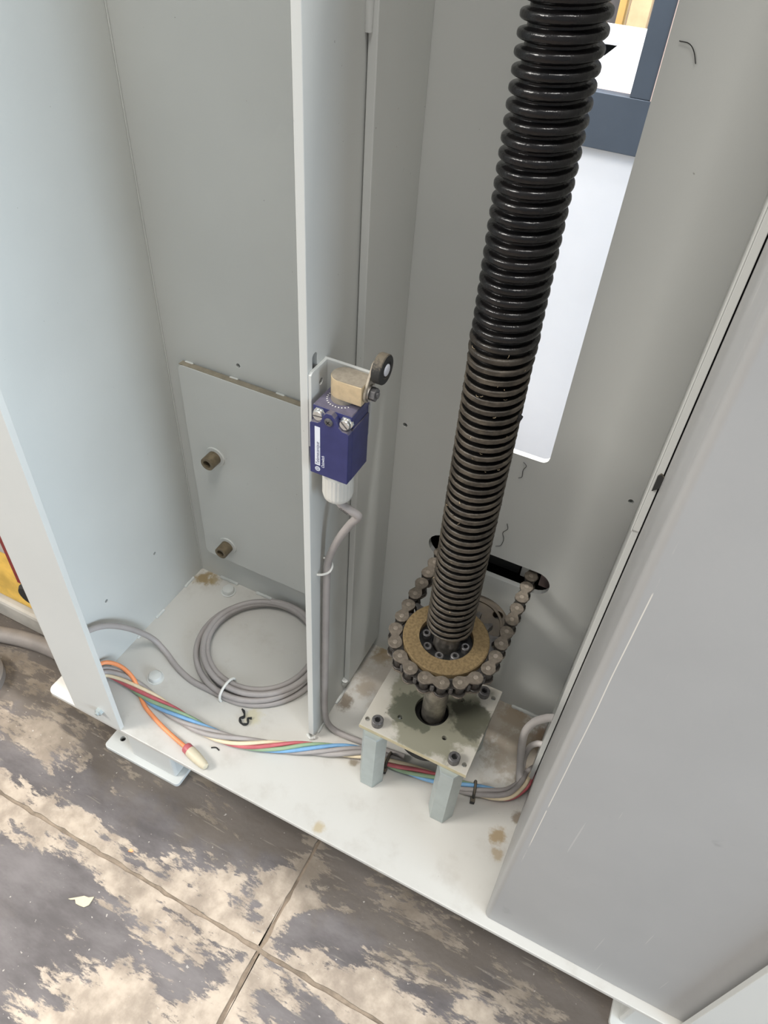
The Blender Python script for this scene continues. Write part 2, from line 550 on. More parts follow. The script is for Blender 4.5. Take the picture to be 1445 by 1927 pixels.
def catmull(pts, per=10):
    P = [Vector(p) for p in pts]
    P = [2 * P[0] - P[1]] + P + [2 * P[-1] - P[-2]]
    out = []
    for i in range(1, len(P) - 2):
        a, b, c, d = P[i - 1:i + 3]
        for k in range(per):
            t = k / per
            out.append(0.5 * ((2 * b) + (-a + c) * t + (2 * a - 5 * b + 4 * c - d) * t * t + (-a + 3 * b - 3 * c + d) * t ** 3))
    out.append(P[-2])
    return out


def frames(path):
    T = []
    for i in range(len(path)):
        a = path[max(0, i - 1)]
        b = path[min(len(path) - 1, i + 1)]
        T.append((b - a).normalized())
    nrm = Vector((0, 0, 1))
    if abs(T[0].z) > 0.9:
        nrm = Vector((0, 1, 0))
    nrm = (nrm - T[0] * nrm.dot(T[0])).normalized()
    out = []
    for t in T:
        nrm = (nrm - t * nrm.dot(t)).normalized()
        out.append((t, nrm, t.cross(nrm)))
    return out


def tube(name, path, r, mat, parent=None, n=12, smooth_pts=True, per=10):
    path = catmull(path, per) if smooth_pts else [Vector(p) for p in path]
    fr = frames(path)
    v, f = [], []
    for i, (p, (t, a, b)) in enumerate(zip(path, fr)):
        rr = r(i / (len(path) - 1)) if callable(r) else r
        for k in range(n):
            ang = 2 * PI * k / n
            v.append(tuple(p + a * (rr * math.cos(ang)) + b * (rr * math.sin(ang))))
    for i in range(len(path) - 1):
        for k in range(n):
            j = (k + 1) % n
            f.append((i * n + k, i * n + j, (i + 1) * n + j, (i + 1) * n + k))
    f.append(tuple(range(n))[::-1])
    f.append(tuple(range((len(path) - 1) * n, len(path) * n)))
    return sharp_smooth(mesh_obj(name, v, f, mat, parent), 50)


def hexpts(af, a0=30):
    R = af / math.sqrt(3)
    return [(R * math.cos(math.radians(a0 + 60 * i)), R * math.sin(math.radians(a0 + 60 * i))) for i in range(6)]


def socket_mesh(name, r, h, af, depth, mat):
    """cap screw head with hexagon socket, base at z=0"""
    n = 24
    hx = []
    R = af / math.sqrt(3)
    for i in range(n):
        a = 2 * PI * i / n
        k = (a % (PI / 3)) - PI / 6
        rr = R * math.cos(PI / 6) / math.cos(k)
        hx.append((rr * math.cos(a), rr * math.sin(a)))
    loops = [[(r * math.cos(2 * PI * i / n), r * math.sin(2 * PI * i / n), 0) for i in range(n)],
             [(r * math.cos(2 * PI * i / n), r * math.sin(2 * PI * i / n), h - 0.8) for i in range(n)],
             [((r - .8) * math.cos(2 * PI * i / n), (r - .8) * math.sin(2 * PI * i / n), h) for i in range(n)],
             [(x, y, h) for x, y in hx], [(x, y, h - depth) for x, y in hx]]
    v = [p for l in loops for p in l]
    f = []
    for k in range(len(loops) - 1):
        for i in range(n):
            j = (i + 1) % n
            f.append((k * n + i, k * n + j, (k + 1) * n + j, (k + 1) * n + i))
    f.append(tuple(range(n))[::-1])
    f.append(tuple(range(4 * n, 5 * n)))
    me = bpy.data.meshes.new(name)
    me.from_pydata([(a * K, b * K, c * K) for a, b, c in v], [], f)
    me.materials.append(M[mat])
    me.materials.append(M['black'])
    me.polygons[len(f) - 1].material_index = 1
    return me


def inst(name, me, loc, parent=None, rz=0.0, rot=None):
    o = bpy.data.objects.new(name, me)
    o.location = tuple(c * K for c in loc)
    o.rotation_euler = rot if rot else (0, 0, rz)
    return link(o, parent)


def thing(name, label, cat, group=None):
    o = bpy.data.objects.new(name, None)
    o.empty_display_size = 0.02
    COL.objects.link(o)
    return tag(o, label, cat, group)


def tag(o, label, cat, group=None):
    o['label'] = label
    o['category'] = cat
    if group:
        o['group'] = group
    return o


def text(name, s, size, mat, parent, loc, shear=0.0, rot=(0, 0, 0), xs=1.0):
    cu = bpy.data.curves.new(name, 'FONT')
    cu.body = s
    cu.size = size * K
    cu.shear = shear
    cu.extrude = 0.05 * K
    tmp = bpy.data.objects.new('tmp', cu)
    COL.objects.link(tmp)
    me = bpy.data.meshes.new_from_object(tmp.evaluated_get(bpy.context.evaluated_depsgraph_get()))
    bpy.data.objects.remove(tmp)
    bpy.data.curves.remove(cu)
    me.materials.clear()
    me.materials.append(M[mat])
    o = bpy.data.objects.new(name, me)
    o.location = tuple(c * K for c in loc)
    o.rotation_euler = rot
    o.scale = (xs, 1, 1)
    return link(o, parent)


FZ = -66.0      # workshop floor level (base plate top is z = 0)
BW = 533.0      # inner face of the back wall
TOP = 1450.0    # top of the column

# ------------------------------------------------------------------ setting
fl = box('floor', -4000, 4000, -3000, 4000, FZ - 60, FZ - 1.3, 'joint')
fl['kind'] = 'structure'
fl['label'] = 'worn concrete workshop floor with cut joints'
for x0, x1 in ((-4000, -175.6), (-172.4, 4000)):
    for y0, y1 in ((-3000, 170.6), (173.6, 4000)):
        # slab edges are crumbled: a slightly jagged outline
        def edge(a, b, fixed, horiz, sgn):
            pts = []
            n = 90
            for i in range(n + 1):
                t = a + (b - a) * i / n
                if abs(t) > 900:
                    j = 0
                else:
                    j = sgn * max(0, random.gauss(0.3, 0.9))
                pts.append((t, fixed + j) if horiz else (fixed + j, t))
            return pts
        jx = x1 if x1 < 3999 else x0
        jy = y1 if y1 < 3999 else y0
        fx = x0 if jx == x1 else x1
        fy = y0 if jy == y1 else y1
        sx = -1 if jx == x1 else 1
        sy = -1 if jy == y1 else 1
        poly = edge(max(-1000, min(fx, 1000)), jx, jy, True, sy) + edge(jy, max(-1000, min(fy, 1000)), jx, False, sx)
        if abs(fy) > 1000:
            poly.append((jx, fy))
        poly.append((fx, fy))
        poly.append((fx, jy))
        prism('slab', poly, FZ - 20, FZ, 'floor', fl)
wb = box('wall_back', -4000, 4000, 3900, 3960, FZ, 3000, 'dark')
wb['kind'] = 'structure'
wb['label'] = 'dark far wall of the workshop'

# ------------------------------------------------------------------ lift column (welded cabinet)
column = thing('lift_column', 'grey powder coated steel column, open at the front, on a thick base plate', 'column')
plate('base_plate', rrect(-547, 339, 278.6, 575, 9), [], -6, 0, 'XY', 'paint_base', column, bev=0.9)
for x0, fa, hx_ in ((-431.0, 39, -24), (180.0, 7, 92)):
    ft = box('foot', x0, x0 + 67, 281, 345, -60, -6, 'paint', column, bevel=4, segs=3)
    plate('foot_flange', rrect(x0 - fa, x0 - fa + 113, 274, 352, 5), [circ(x0 + hx_, 292, 3.4, 16)], FZ, -60, 'XY', 'paint', ft, bev=0.6)
    ring('foot_hole', 0.4, 3.3, FZ + .3, FZ + 1.0, 'black', ft, 16, loc=(x0 + hx_, 292, 0), ch=.1)
# left wall with drilled holes, front lips
plate('side_wall', [(284, 0), (BW + 6, 0), (BW + 6, TOP), (284, TOP)], [circ(453.5, 106, 2.3, 12), circ(365.3, 106, 2.3, 12)],
      -508, -503, 'YZ', 'paint', column)
box('side_wall', 293, 298, 284, BW + 6, 0, TOP, 'paint', column)


def lip(x_out, x_in, t=6.0, r=7.0):
    s = 1 if x_in > x_out else -1
    y0 = 278.6
    arc = [(x_out + s * (r - r * math.cos(a)), y0 + r - r * math.sin(a)) for a in [i / 6 * PI / 2 for i in range(7)]]
    pts = arc + [(x_in, y0), (x_in, y0 + t), (x_out + s * 5, y0 + t), (x_out + s * 5, 286), (x_out, 286)]
    return prism('front_lip', pts, -4, TOP, 'paint', column, bevel=0.5)


lp = lip(-508, -433)
lip(298, 221)
lathe('lip_bolt', [(5.2, 0), (5.2, 3.4), (3.8, 4.6), (2.6, 4.6), (2.6, 6.5), (0, 6.5)], 'zinc', lp, 6, (-457, 278.6, 25), '-Y')

WX0, WX1, WZ0 = -131.0, -67.5, 381.0


def slotpoly(x0, x1, z0, z1, n=10):
    r = (z1 - z0) / 2
    zc = (z0 + z1) / 2
    a = [(x1 - r + r * math.cos(math.radians(-90 + 180 * i / n)), zc + r * math.sin(math.radians(-90 + 180 * i / n))) for i in range(n + 1)]
    b = [(x0 + r + r * math.cos(math.radians(90 + 180 * i / n)), zc + r * math.sin(math.radians(90 + 180 * i / n))) for i in range(n + 1)]
    return a + b


holes = [slotpoly(-170, -32, 211, 243), rrect(WX0, WX1, WZ0, 748, 7)]
bh = [(-405.7, 372.9), (-211.4, 370.2), (11.2, 371.5)]
holes += [circ(x, z, 2.5, 14) for x, z in bh]
bwall = plate('back_wall', [(-508, 0), (298, 0), (298, TOP), (-508, TOP)], holes, BW, BW + 6, 'XZ', 'paint', column)
for x, z in bh:
    box('dark_backing', x - 5, x + 5, BW + 6, BW + 10, z - 5, z + 5, 'black', bwall)  # black backing added so the drilled holes look dark
for y in (453.5, 365.3):
    box('dark_backing', -512, -508, y - 5, y + 5, 101, 111, 'black', column)  # black backing added to darken the left wall's holes
# black box added behind the slot so the opening stays dark
dark_box = box('slot_dark_box', -185, -18, 620, 624, 150, 290, 'black', column)
for a in ((-185, -181, 150, 290), (-22, -18, 150, 290), (-181, -22, 150, 154), (-181, -22, 286, 290)):
    box('dark_box_side', a[0], a[1], BW + 6, 620, a[2], a[3], 'black', dark_box)
box('slot_rail', -160, -70, 556, 560, 206, 226, 'rubber', dark_box, bevel=1)
box('slot_tab', -68, -59, 556, 559, 204, 225, 'w_white', dark_box, bevel=1)
box('slot_tab', -46, -34, 556, 559, 200, 219, 'board_core', dark_box, bevel=1)

# dividing plate with adjusting slot, second plate welded on behind it
plate('divider_plate', [(376.5, 8), (381, 0), (BW, 0), (BW, TOP), (376.5, TOP)],
      [[(a, b) for a, b in rrect(383.5, 390.5, 470, 523, 3.4)]], -233.5, -226.8, 'YZ', 'paint', column, bev=0.5)
box('slot_shade', -234.3, -233.5, 380, 394, 466, 527, 'bolt_black', column)  # dark strip added behind the slot to make it look shaded
box('backing_plate', -226.0, -219.5, 450, BW, 24, TOP, 'paint', column, bevel=0.7)
box('gap_strip', -226.8, -226.0, 453, BW, 24, TOP, 'black', column)


def weld(pts, r, parent=column):
    pp = catmull(pts, 6)
    o = tube('weld_bead', [tuple(p) for p in pp], lambda t: r * (0.75 + 0.35 * abs(math.sin(t * 23)) + 0.1 * random.random()), 'paint', parent, 8, False)
    return o


weld([(-225.5, 449.5, 707), (-226, 449.3, 900), (-226, 449.3, 1300)], 3.4)
weld([(-226, 449, 20), (-224, 448.5, 30)], 3.6)
weld([(-236, 378, 1), (-230, 374.5, 1.2), (-225.5, 378, 1)], 2.0)
weld([(-226, 385, .6), (-226, 400, .6)], 1.8)
weld([(-226, 430, .6), (-226, 455, .6)], 2.2)
for ya, yb in ((300, 330), (392, 406), (430, 446), (492, 512)):
    weld([(-502.6, ya, .4), (-502.6, (ya + yb) / 2, .6), (-502.6, yb, .4)], 2.3)
for xa, xb in ((-470, -440), (-410, -380), (-200, -160), (-30, 5)):
    weld([(xa, BW - .6, .4), ((xa + xb) / 2, BW - .6, .7), (xb, BW - .6, .4)], 2.6)
box('corner_fillet', -503, -501.5, BW - 1.5, BW, 0, TOP, 'paint', column, bevel=0.7)

# mounting plate on the back wall with two tube ends
mp_ = plate('mounting_plate', rrect(-480, -246, 57, 356, 8), [], 523, 531, 'XZ', 'paint', column, bev=0.6)
box('ledge_shade', -478, -248, 523.6, 531, 355.9, 356.6, 'shade_brown', mp_)  # thin brown strip that paints shade onto the plate's top edge
for x in (-470, -412, -354, -300):
    box('spacer', x - 5, x + 6, 529.5, BW, 350, 357.2, 'paint', mp_, bevel=1.2)
for x, z in ((-443.5, 240.5), (-442.0, 88.5)):
    t_ = ring('tube_end', 5.0, 8.6, 0, 17, 'stub', mp_, 28, (x, 523, z), '-Y')
    lathe('tube_dark', [(5.0, 0), (5.0, 8), (0, 8)], 'black', t_, 20, (x, 523, z), '-Y')  # black filling painted in for the shaded inside of the open tube
    ring('washer', 8.6, 13.2, 0, 1.8, 'paint', t_, 36, (x, 523, z), '-Y', ch=.5)

# painted bolt heads on the base plate
for x, y in ((-445, 515), (-443, 355)):
    lathe('base_bolt', [(10.5, 0), (10.5, 1.2), (8.8, 1.4), (8.8, 5), (7.6, 6.8), (4.5, 7.6), (0, 7.8)], 'paint', column, 28, (x, y, 0),
          mod=lambda i, r, h: 1 if h < 1.3 else 0.97 + 0.03 * math.cos(i / 28 * 2 * PI * 6))

# right hand rib
rib = plate('rib_plate', [(442, 0), (BW, 0), (BW, TOP), (440.5, TOP), (440.5, 421), (442, 418)], [], 18, 23, 'YZ', 'paint', column, bev=0.4)
box('rib_step', 16.8, 18, 440.5, 470, 419, TOP, 'paint', rib, bevel=0.4)
prism('rubber_chip', [(0, 0), (4.2, 4), (5.2, 9), (4.6, 15), (1.5, 17), (0, 14)], 438.6, 440.6, 'rubber', rib, plane='XZ', bevel=.5).location = (0.0195, 0, 0.462)

# ------------------------------------------------------------------ cover panel
R_ = 6.0
arc = [(24 + R_ - R_ * math.sin(a), 288.3 + R_ - R_ * math.cos(a)) for a in [i / 8 * PI / 2 for i in range(9)]]
arc2 = [(24 + R_ - (R_ - 2) * math.sin(a), 288.3 + R_ - (R_ - 2) * math.cos(a)) for a in [i / 8 * PI / 2 for i in range(9)]]
pp = [(289, 288.3)] + arc + [(24, 500), (26, 500)] + arc2[::-1] + [(289, 290.3)]
cover = prism('cover_panel', pp, 0.6, TOP, 'panel', smooth=True)
tag(cover, 'large flat mid grey sheet metal cover with a folded left edge and scratches', 'panel')

# ------------------------------------------------------------------ lead screw (helical thread)
AX, AY = -100.6, 413.5
screw = thing('lead_screw', 'thick black greased vertical lead screw standing in the sprocket', 'lead screw')
screw.location = (-0.0986, AY * K, 0)
screw.rotation_euler = (0, -0.0048, 0)


def thread():
    pitch, n = 7.9, 56
    z0, z1 = 262.0, 1380.0
    turns = int((z1 - z0) / pitch)
    sam = [0, .05, .10, .16, .22, .28, .34, .40, .46, .52, .58, .64, .70, .76, .84, .92]
    m = len(sam)

    def rad(v, z, a):
        d = min(abs(v - .31), 1 - abs(v - .31))          # distance from the crest centre
        low = 21.7 - 4.4 * max(0, min(1, (d - .225) / .07))
        hi = 17.8 + 4.3 * max(0, 1 - (d / .36) ** 3) ** .5 if d < .36 else 17.8
        t = max(0, min(1, (z - 546 - 8 * math.sin(a)) / 22))
        t = t * t * (3 - 2 * t)
        r = low * (1 - t) + hi * t
        jit = random.gauss(0, .13) * (1 - t) + random.gauss(0, .03) * t
        if t > .05 and t < .95:
            r += .5
        return r + jit
    v, f = [], []
    nu = n * turns
    for i in range(nu + n):
        a = 2 * PI * i / n
        for s in sam:
            z = z0 + pitch * (i / n - 1) + pitch * s
            r = rad(s, z, a)
            if z < z0:
                z = z0
                r = min(r, 19.5)
            v.append((r * math.cos(a), r * math.sin(a), z))
    for i in range(nu + n - 1):
        for k in range(m):
            if k < m - 1:
                q = (i * m + k, (i + 1) * m + k, (i + 1) * m + k + 1, i * m + k + 1)
            else:
                if i + n + 1 >= nu + n:
                    continue
                q = (i * m + k, (i + 1) * m + k, (i + 1 + n) * m, (i + n) * m)
            f.append(q)
    o = mesh_obj('thread', v, f, 'screw', screw, smooth=True)
    return o


thread()
lathe('thread_end', [(0, 261.6), (19.6, 261.6), (20.6, 263.5), (19, 265), (0, 265)], 'screw', screw, 40)
lathe('shank', [(12.7, 60), (12.7, 262)], 'steel', screw, 40)
for k in range(26):           # fluff and grease crumbs stuck to the thread
    a = random.uniform(-2.6, -0.4)
    z = random.uniform(290, 560)
    r = 21.6
    c = Vector((r * math.cos(a), r * math.sin(a), z))
    d = Vector((random.gauss(0, 1), random.gauss(0, 1), random.gauss(0, 1))).normalized() * random.uniform(1.0, 3.4)
    out = Vector((math.cos(a), math.sin(a), 0)) * .9
    tube('fibre', [c, c + d * .5 + out, c + d + out * .5], random.uniform(.12, .3), 'straw' if k % 4 == 0 else 'stub', screw, 5, per=3)
prism('grease_lump', [(0, 0), (2.6, 1.5), (3.6, 4), (1.5, 5), (0, 6.5)], -2, 2, 'black', screw, plane='XZ', bevel=.7).location = (0.0205, -0.004, 0.505)

# ------------------------------------------------------------------ sprocket
NT, PR = 19, 49.0
CP = 2 * PR * math.sin(PI / NT)
CZ = 229.5
A0 = math.radians(-90.3)
sp = thing('sprocket', 'toothed sprocket with sandy dust on its face below the lead screw', 'sprocket')
poly = []
for t in range(NT):
    ac = A0 + 2 * PI * t / NT                 # roller seat centres coincide with the chain pins
    for da, rr in ((-.50, 53.2), (-.40, 52.6), (-.30, 47.6), (-.18, 44.8), (0, 44.0), (.18, 44.8), (.30, 47.6), (.40, 52.6)):
        a = ac + da * 2 * PI / NT
        poly.append((AX + rr * math.cos(a), AY + rr * math.sin(a)))
plate('toothed_wheel', poly, [circ(AX, AY, 26, 40)], CZ - 3.8, CZ + 3.8, 'XY', 'sprocket', sp, bev=0.5)
ring('hub_face', 26, 41.5, CZ + 3.8, 240, 'dust', sp, 64, (AX, AY, 0), ch=1.0)
lathe('hub', [(30, CZ - 26), (30, CZ - 3.8)], 'sprocket', sp, 48, (AX, AY, 0))
ring('hub_floor', 12.9, 26, CZ - 3.8, CZ + .5, 'black', sp, 48, (AX, AY, 0), ch=.2)
sm = socket_mesh('hub_bolt', 4.3, 6.5, 4.2, 3.5, 'bolt_black')
for k in range(8):
    a = 2 * PI * k / 8 + math.radians(-86)
    inst('hub_bolt', sm, (AX + 19.6 * math.cos(a), AY + 19.6 * math.sin(a), CZ + .5), sp, a)

# ------------------------------------------------------------------ roller chain
chain = thing('roller_chain', 'dusty brown roller chain looped round the sprocket into the wall slot', 'chain')


def dogbone(cx, p, r, wst, n=9):
    out = []
    for s in (1, -1):
        for i in range(n + 1):
            a = math.radians(-128 + 256 * i / n) + (0 if s > 0 else PI)
            out.append((s * p / 2 + r * math.cos(a), r * math.sin(a)))
        out.append((0, wst if s > 0 else -wst))
    return out


def link_mesh(name, zoff, th, r, wst, mat, rollers):
    bm = bmesh.new()
    base = dogbone(0, CP, r, wst)
    for zc in (-zoff, zoff):
        lo = [bm.verts.new((a * K, b * K, (zc - th / 2) * K)) for a, b in base]
        mi = [bm.verts.new((a * K, b * K, (zc + th / 2 - .35) * K)) for a, b in base]
        hi = [bm.verts.new((a * .955 * K, b * .94 * K, (zc + th / 2) * K)) for a, b in base]
        n = len(base)
        bm.faces.new(lo[::-1])
        bm.faces.new(hi)
        for A, B in ((lo, mi), (mi, hi)):
            for i in range(n):
                j = (i + 1) % n
                bm.faces.new((A[i], A[j], B[j], B[i]))
    if rollers:
        for s in (-1, 1):
            bmesh.ops.create_cone(bm, cap_ends=True, segments=16, radius1=4.9 * K, radius2=4.9 * K, depth=8.6 * K,
                                  matrix=Matrix.Translation((s * CP / 2 * K, 0, 0)))
    me = bpy.data.meshes.new(name)
    bm.to_mesh(me)
    bm.free()
    me.materials.append(M[mat])
    return me


outer = link_mesh('outer_link', 7.7, 1.6, 7.0, 3.5, 'link', False)
inner = link_mesh('inner_link', 5.5, 1.6, 6.7, 3.6, 'link_dark', True)
bm = bmesh.new()
bmesh.ops.create_cone(bm, cap_ends=True, segments=14, radius1=2.5 * K, radius2=2.5 * K, depth=17.6 * K)
bmesh.ops.bevel(bm, geom=[e for e in bm.edges if abs(e.verts[0].co.z - e.verts[1].co.z) < 1e-7], offset=.4 * K, segments=1, affect='EDGES')
pin_me = bpy.data.meshes.new('pin')
bm.to_mesh(pin_me)
bm.free()
pin_me.materials.append(M['pin'])

pins = []                                  # ordered from the left run, around the front, to the right run
aL, aR = -180, 0
k0 = -5
ang = [A0 + 2 * PI * k / NT for k in range(-4, 6)]
arcp = [(AX + PR * math.cos(a), AY + PR * math.sin(a)) for a in ang]
left = []
p = Vector(arcp[0])
d = Vector((-.065, 1)).normalized()
for k in range(8):
    p = p + d * CP
    if p.x < AX - PR:
        p.x = AX - PR
    left.append(tuple(p))
right = []
p = Vector(arcp[-1])
for k in range(10):
    p = p + Vector((-.012, 1)).normalized() * CP
    right.append(tuple(p))
allp = left[::-1] + arcp + right
# an outer link spans the pins at A0 and A0 + one tooth
i0 = len(left) + 4
for i in range(len(allp) - 1):
    a, b = Vector(allp[i]), Vector(allp[i + 1])
    if (a.y + b.y) / 2 > 606:
        continue
    mid = (a + b) / 2
    rz = math.atan2(b.y - a.y, b.x - a.x)
    isout = (i - i0) % 2 == 0
    zt = CZ + random.gauss(0, .12)
    o = inst('outer_link' if isout else 'inner_link', outer if isout else inner, (mid.x, mid.y, zt), chain, rz)
    if isout:
        for s in (-1, 1):
            inst('pin', pin_me, (s * CP / 2, 0, 0), o)

# ------------------------------------------------------------------ idler disc behind the sprocket
idl = thing('idler_disc', 'oily brown round steel disc behind the sprocket, partly hidden by the screw', 'disc')
plate('disc', circ(-92, 474, 39, 56), [circ(-71, 496, 5.2, 20)], 190, 200, 'XY', 'brown_disc', idl, bev=1.0)
ring('disc_rim', 29, 32, 200, 201.5, 'brown_disc', idl, 48, (-92, 474, 0))
lathe('disc_back', [(36, 180), (36, 190)], 'black', idl, 40, (-92, 474, 0))
lathe('disc_post', [(13, 0), (13, 3), (9, 3.5), (9, 182)], 'brown_disc', idl, 24, (-92, 486, 0))

# ------------------------------------------------------------------ bearing stand
st = thing('bearing_stand', 'oil stained square plate on hexagonal zinc posts under the sprocket', 'bearing stand')
PXc, PYc = -101.3, 415.0
sq = [(-161.8, 361.2), (-40.6, 361.2), (-40.6, 470.5), (-161.8, 470.5)]
hl = [circ(-100.3, 412.3, 18.2, 40)] + [circ(x, y, 2.6, 14) for x, y in ((-156.5, 371), (-127, 389), (-76, 389), (-46.5, 371), (-76, 440), (-47, 458))]
top = plate('bearing_plate', sq, hl, 105, 111, 'XY', 'stand_plate', st, bev=0.4)
box('edge_strip', -161.6, -40.8, 360.95, 361.3, 105.4, 110.4, 'plate_edge', top)
ring('bearing', 12.9, 32, 60, 104, 'black', st, 40, (-100.3, 412.3, 0))
sm2 = socket_mesh('cap_screw', 6.2, 8.4, 6.0, 4.5, 'bolt_black')
hp = hexpts(25.0, 0)
for x, y in ((-145, 367), (-58, 367), (-145, 458), (-58, 458)):
    n = 6
    R2 = [(a * .93, b * .93) for a, b in hp]
    v = [(x + a * .95, y + b * .95, 0) for a, b in hp] + [(x + a, y + b, 1) for a, b in hp] + [(x + a, y + b, 103.6) for a, b in hp] + [(x + a, y + b, 105) for a, b in R2]
    f = [tuple(range(6))[::-1], tuple(range(18, 24))] + [(q * 6 + i, q * 6 + (i + 1) % 6, q * 6 + 6 + (i + 1) % 6, q * 6 + 6 + i) for q in range(3) for i in range(6)]
    mesh_obj('hex_post', v, f, 'zinc', st)
for x, y in ((-145, 370.5), (-58, 370), (-145, 458), (-58, 457)):
    inst('cap_screw', sm2, (x, y, 111), st, random.uniform(0, 1))

# ------------------------------------------------------------------ limit switch
sw = thing('limit_switch', 'dark blue limit switch with roller lever screwed to the dividing plate', 'limit switch')
# bracket folded from sheet
br = plate('bracket', [(377, 446), (400.2, 440), (400.2, 512), (379, 512), (377, 510)], [circ(391, 498, 2.6, 14)], -226.8, -224.2, 'YZ', 'paint', sw, bev=.3)
plate('bracket_leg', [(-226.8, 440), (-196, 440), (-187.5, 458), (-187.5, 509), (-190, 512), (-226.8, 512)], [], 400.2, 403, 'XZ', 'paint', br, bev=.3)
body = box('body', -220, -188, 373, 399.8, 430.5, 478, 'blue', sw, bevel=.6)
fc = [(-220, 431), (-188, 431), (-188, 477.5), (-189.5, 479.2), (-193.5, 479.5), (-196.3, 482), (-199.5, 488.5), (-202, 491), (-206, 491), (-208.5, 488.5),
      (-211, 482), (-213.5, 480), (-218.5, 479.5), (-220, 478)]
cov = prism('front_cover', fc, 366.8, 373.4, 'blue', sw, bevel=.5, plane='XZ')
cap_dust = [(a, b) for a, b in fc[2:]]
# dusty upper faces of the cover
for i in range(2, len(fc) - 1):
    pass
box('switch_neck', -219, -189, 376, 399.8, 478, 486.5, 'blue', sw)
hd = box('head_plate', -220, -188, 371.8, 399.8, 485.5, 491.2, 'blue', sw, bevel=.7)
plate('dusty_top', rrect(-219.4, -188.6, 372.4, 399.4, 1), [], 491.2, 491.45, 'XY', 'blue_dusty', hd)
box('label_tab', -212.5, -194.5, 373.2, 376, 486.0, 489.0, 'cap', sw)
for i in range(15):
    a = math.radians(150 + 170 * i / 14)
    x, y = -204.5 + 11.3 * math.cos(a), 388 + 11.3 * math.sin(a)
    m_ = box('scale_mark', -.35, .35, -.6, .6, 0, .12, 'w_white', hd)
    m_.location = (x * K, y * K, 491.45 * K)
    m_.rotation_euler = (0, 0, a + PI / 2)


def slotted(x, z, rz):
    s = lathe('terminal_screw', [(5.0, 0), (5.0, 2.0), (4.2, 2.2), (4.2, 4.6), (3.8, 5.2), (0, 5.2)], 'zinc_bright', sw, 28, (0, 0, 0), '-Y')
    s.location = (x * K, 373.5 * K, z * K)
    g = box('slot', -3.9, 3.9, -5.35, -4.9, -.55, .55, 'bolt_black', s)
    g.rotation_euler = (0, rz, 0)
    hx = prism('clamp_plate', hexpts(9.6, 0), -.2, -2.0, 'zinc', s, plane='XZ')
    return s


slotted(-214.3, 484.6, -.12)
slotted(-192.4, 484.4, .75)
ph = lathe('cover_screw', [(3.3, 0), (3.3, .8), (2.6, 1.3), (0, 1.5)], 'bolt_black', sw, 24, (-204, 366.8, 484.2), '-Y')
for r_ in (.6, .6 + PI / 2):
    cx = box('cross_slot', -1.8, 1.8, -1.65, -1.2, -.35, .35, 'black', ph)
    cx.location = (-204 * K, 366.8 * K, 484.2 * K)
    cx.rotation_euler = (0, r_, 0)
# printed strip, words and round emblem on the cover
prt = box('white_strip', -215.6, -211.2, 366.55, 366.8, 440.5, 476.5, 'print', cov)
RT = (PI / 2, -PI / 2, 0)
text('brand_text', 'Telemecanique', 4.15, 'blue', cov, (-211.9, 366.52, 440.9), 0.25, RT, 0.86)
text('series_text', 'Osiswitch', 3.6, 'print', cov, (-207.6, 366.75, 439.2), 0.2, RT, 0.80)
em = ring('emblem', 1.75, 2.2, 0, .2, 'print', cov, 28, (-213.4, 366.8, 436.6), '-Y', ch=.05)
for a, b, c, d in ((-1.7, 1.7, -.2, .2), (-.2, .2, -1.7, 1.7), (-1.2, -.85, -1.1, 1.1), (.85, 1.2, -1.1, 1.1)):
    box('emblem_bar', -213.4 + a, -213.4 + b, 366.6, 366.8, 436.6 + c, 436.6 + d, 'print', em)
# turret head
sta = [(-204.3 + 9.4 * math.cos(math.radians(t)), 389.3 + 9.4 * math.sin(math.radians(t))) for t in range(90, 271, 12)]
tur = prism('turret', sta + [(-185.4, 379.9), (-185.4, 398.7)], 496.0, 511.6, 'brass', sw, bevel=.5, smooth=False)
plate('turret_top', [(a + (.35 if a < -190 else -.3), b) for a, b in sta] + [(-185.7, 380.3), (-185.7, 398.3)], [], 511.6, 511.8, 'XY', 'head', tur)
lathe('turret_neck', [(9.4, 491.4), (9.4, 496.5)], 'head', sw, 36, (-204.3, 389.3, 0))
# lever with roller
hub = (388.5, 504.0)
rc = (396.0, 521.5)
L = math.hypot(rc[0] - hub[0], rc[1] - hub[1])
ux, uz = (rc[0] - hub[0]) / L, (rc[1] - hub[1]) / L
pts = []
for s in range(0, 181, 15):
    a = math.radians(s) + math.atan2(uz, ux) + PI / 2
    pts.append((hub[0] + 7.6 * math.cos(a), hub[1] + 7.6 * math.sin(a)))
for s in range(0, 181, 20):
    a = math.radians(s) + math.atan2(uz, ux) - PI / 2
    pts.append((rc[0] + 3.8 * math.cos(a), rc[1] + 3.8 * math.sin(a)))
lever = prism('lever', pts, -185.2, -183.2, 'head', sw, plane='YZ', bevel=.4)
lathe('shaft_washer', [(6.4, -183.2), (6.4, -181.6)], 'steel', lever, 28, (0, hub[0], hub[1]), 'X')
nut = prism('lever_nut', [(hub[0] + a, hub[1] + b) for a, b in hexpts(9.2, 10)], -181.6, -177.4, 'bolt_black', lever, plane='YZ', bevel=.5)
lathe('stud', [(2.4, -177.5), (2.4, -176.2), (0, -176.0)], 'bolt_black', lever, 16, (0, hub[0], hub[1]), 'X')
rol = lathe('roller', [(0, -182.4), (8.8, -182.4), (10.6, -181.8), (11.1, -181.0), (11.1, -175.4), (10.6, -174.7), (6.4, -174.4), (6.0, -174.8), (0, -174.8)],
            'rubber', sw, 48, (0, rc[0], rc[1]), 'X')
lathe('roller_hub', [(4.4, -174.9), (4.4, -174.2), (3.9, -173.9), (0, -173.9)], 'print', rol, 28, (0, rc[0], rc[1]), 'X')
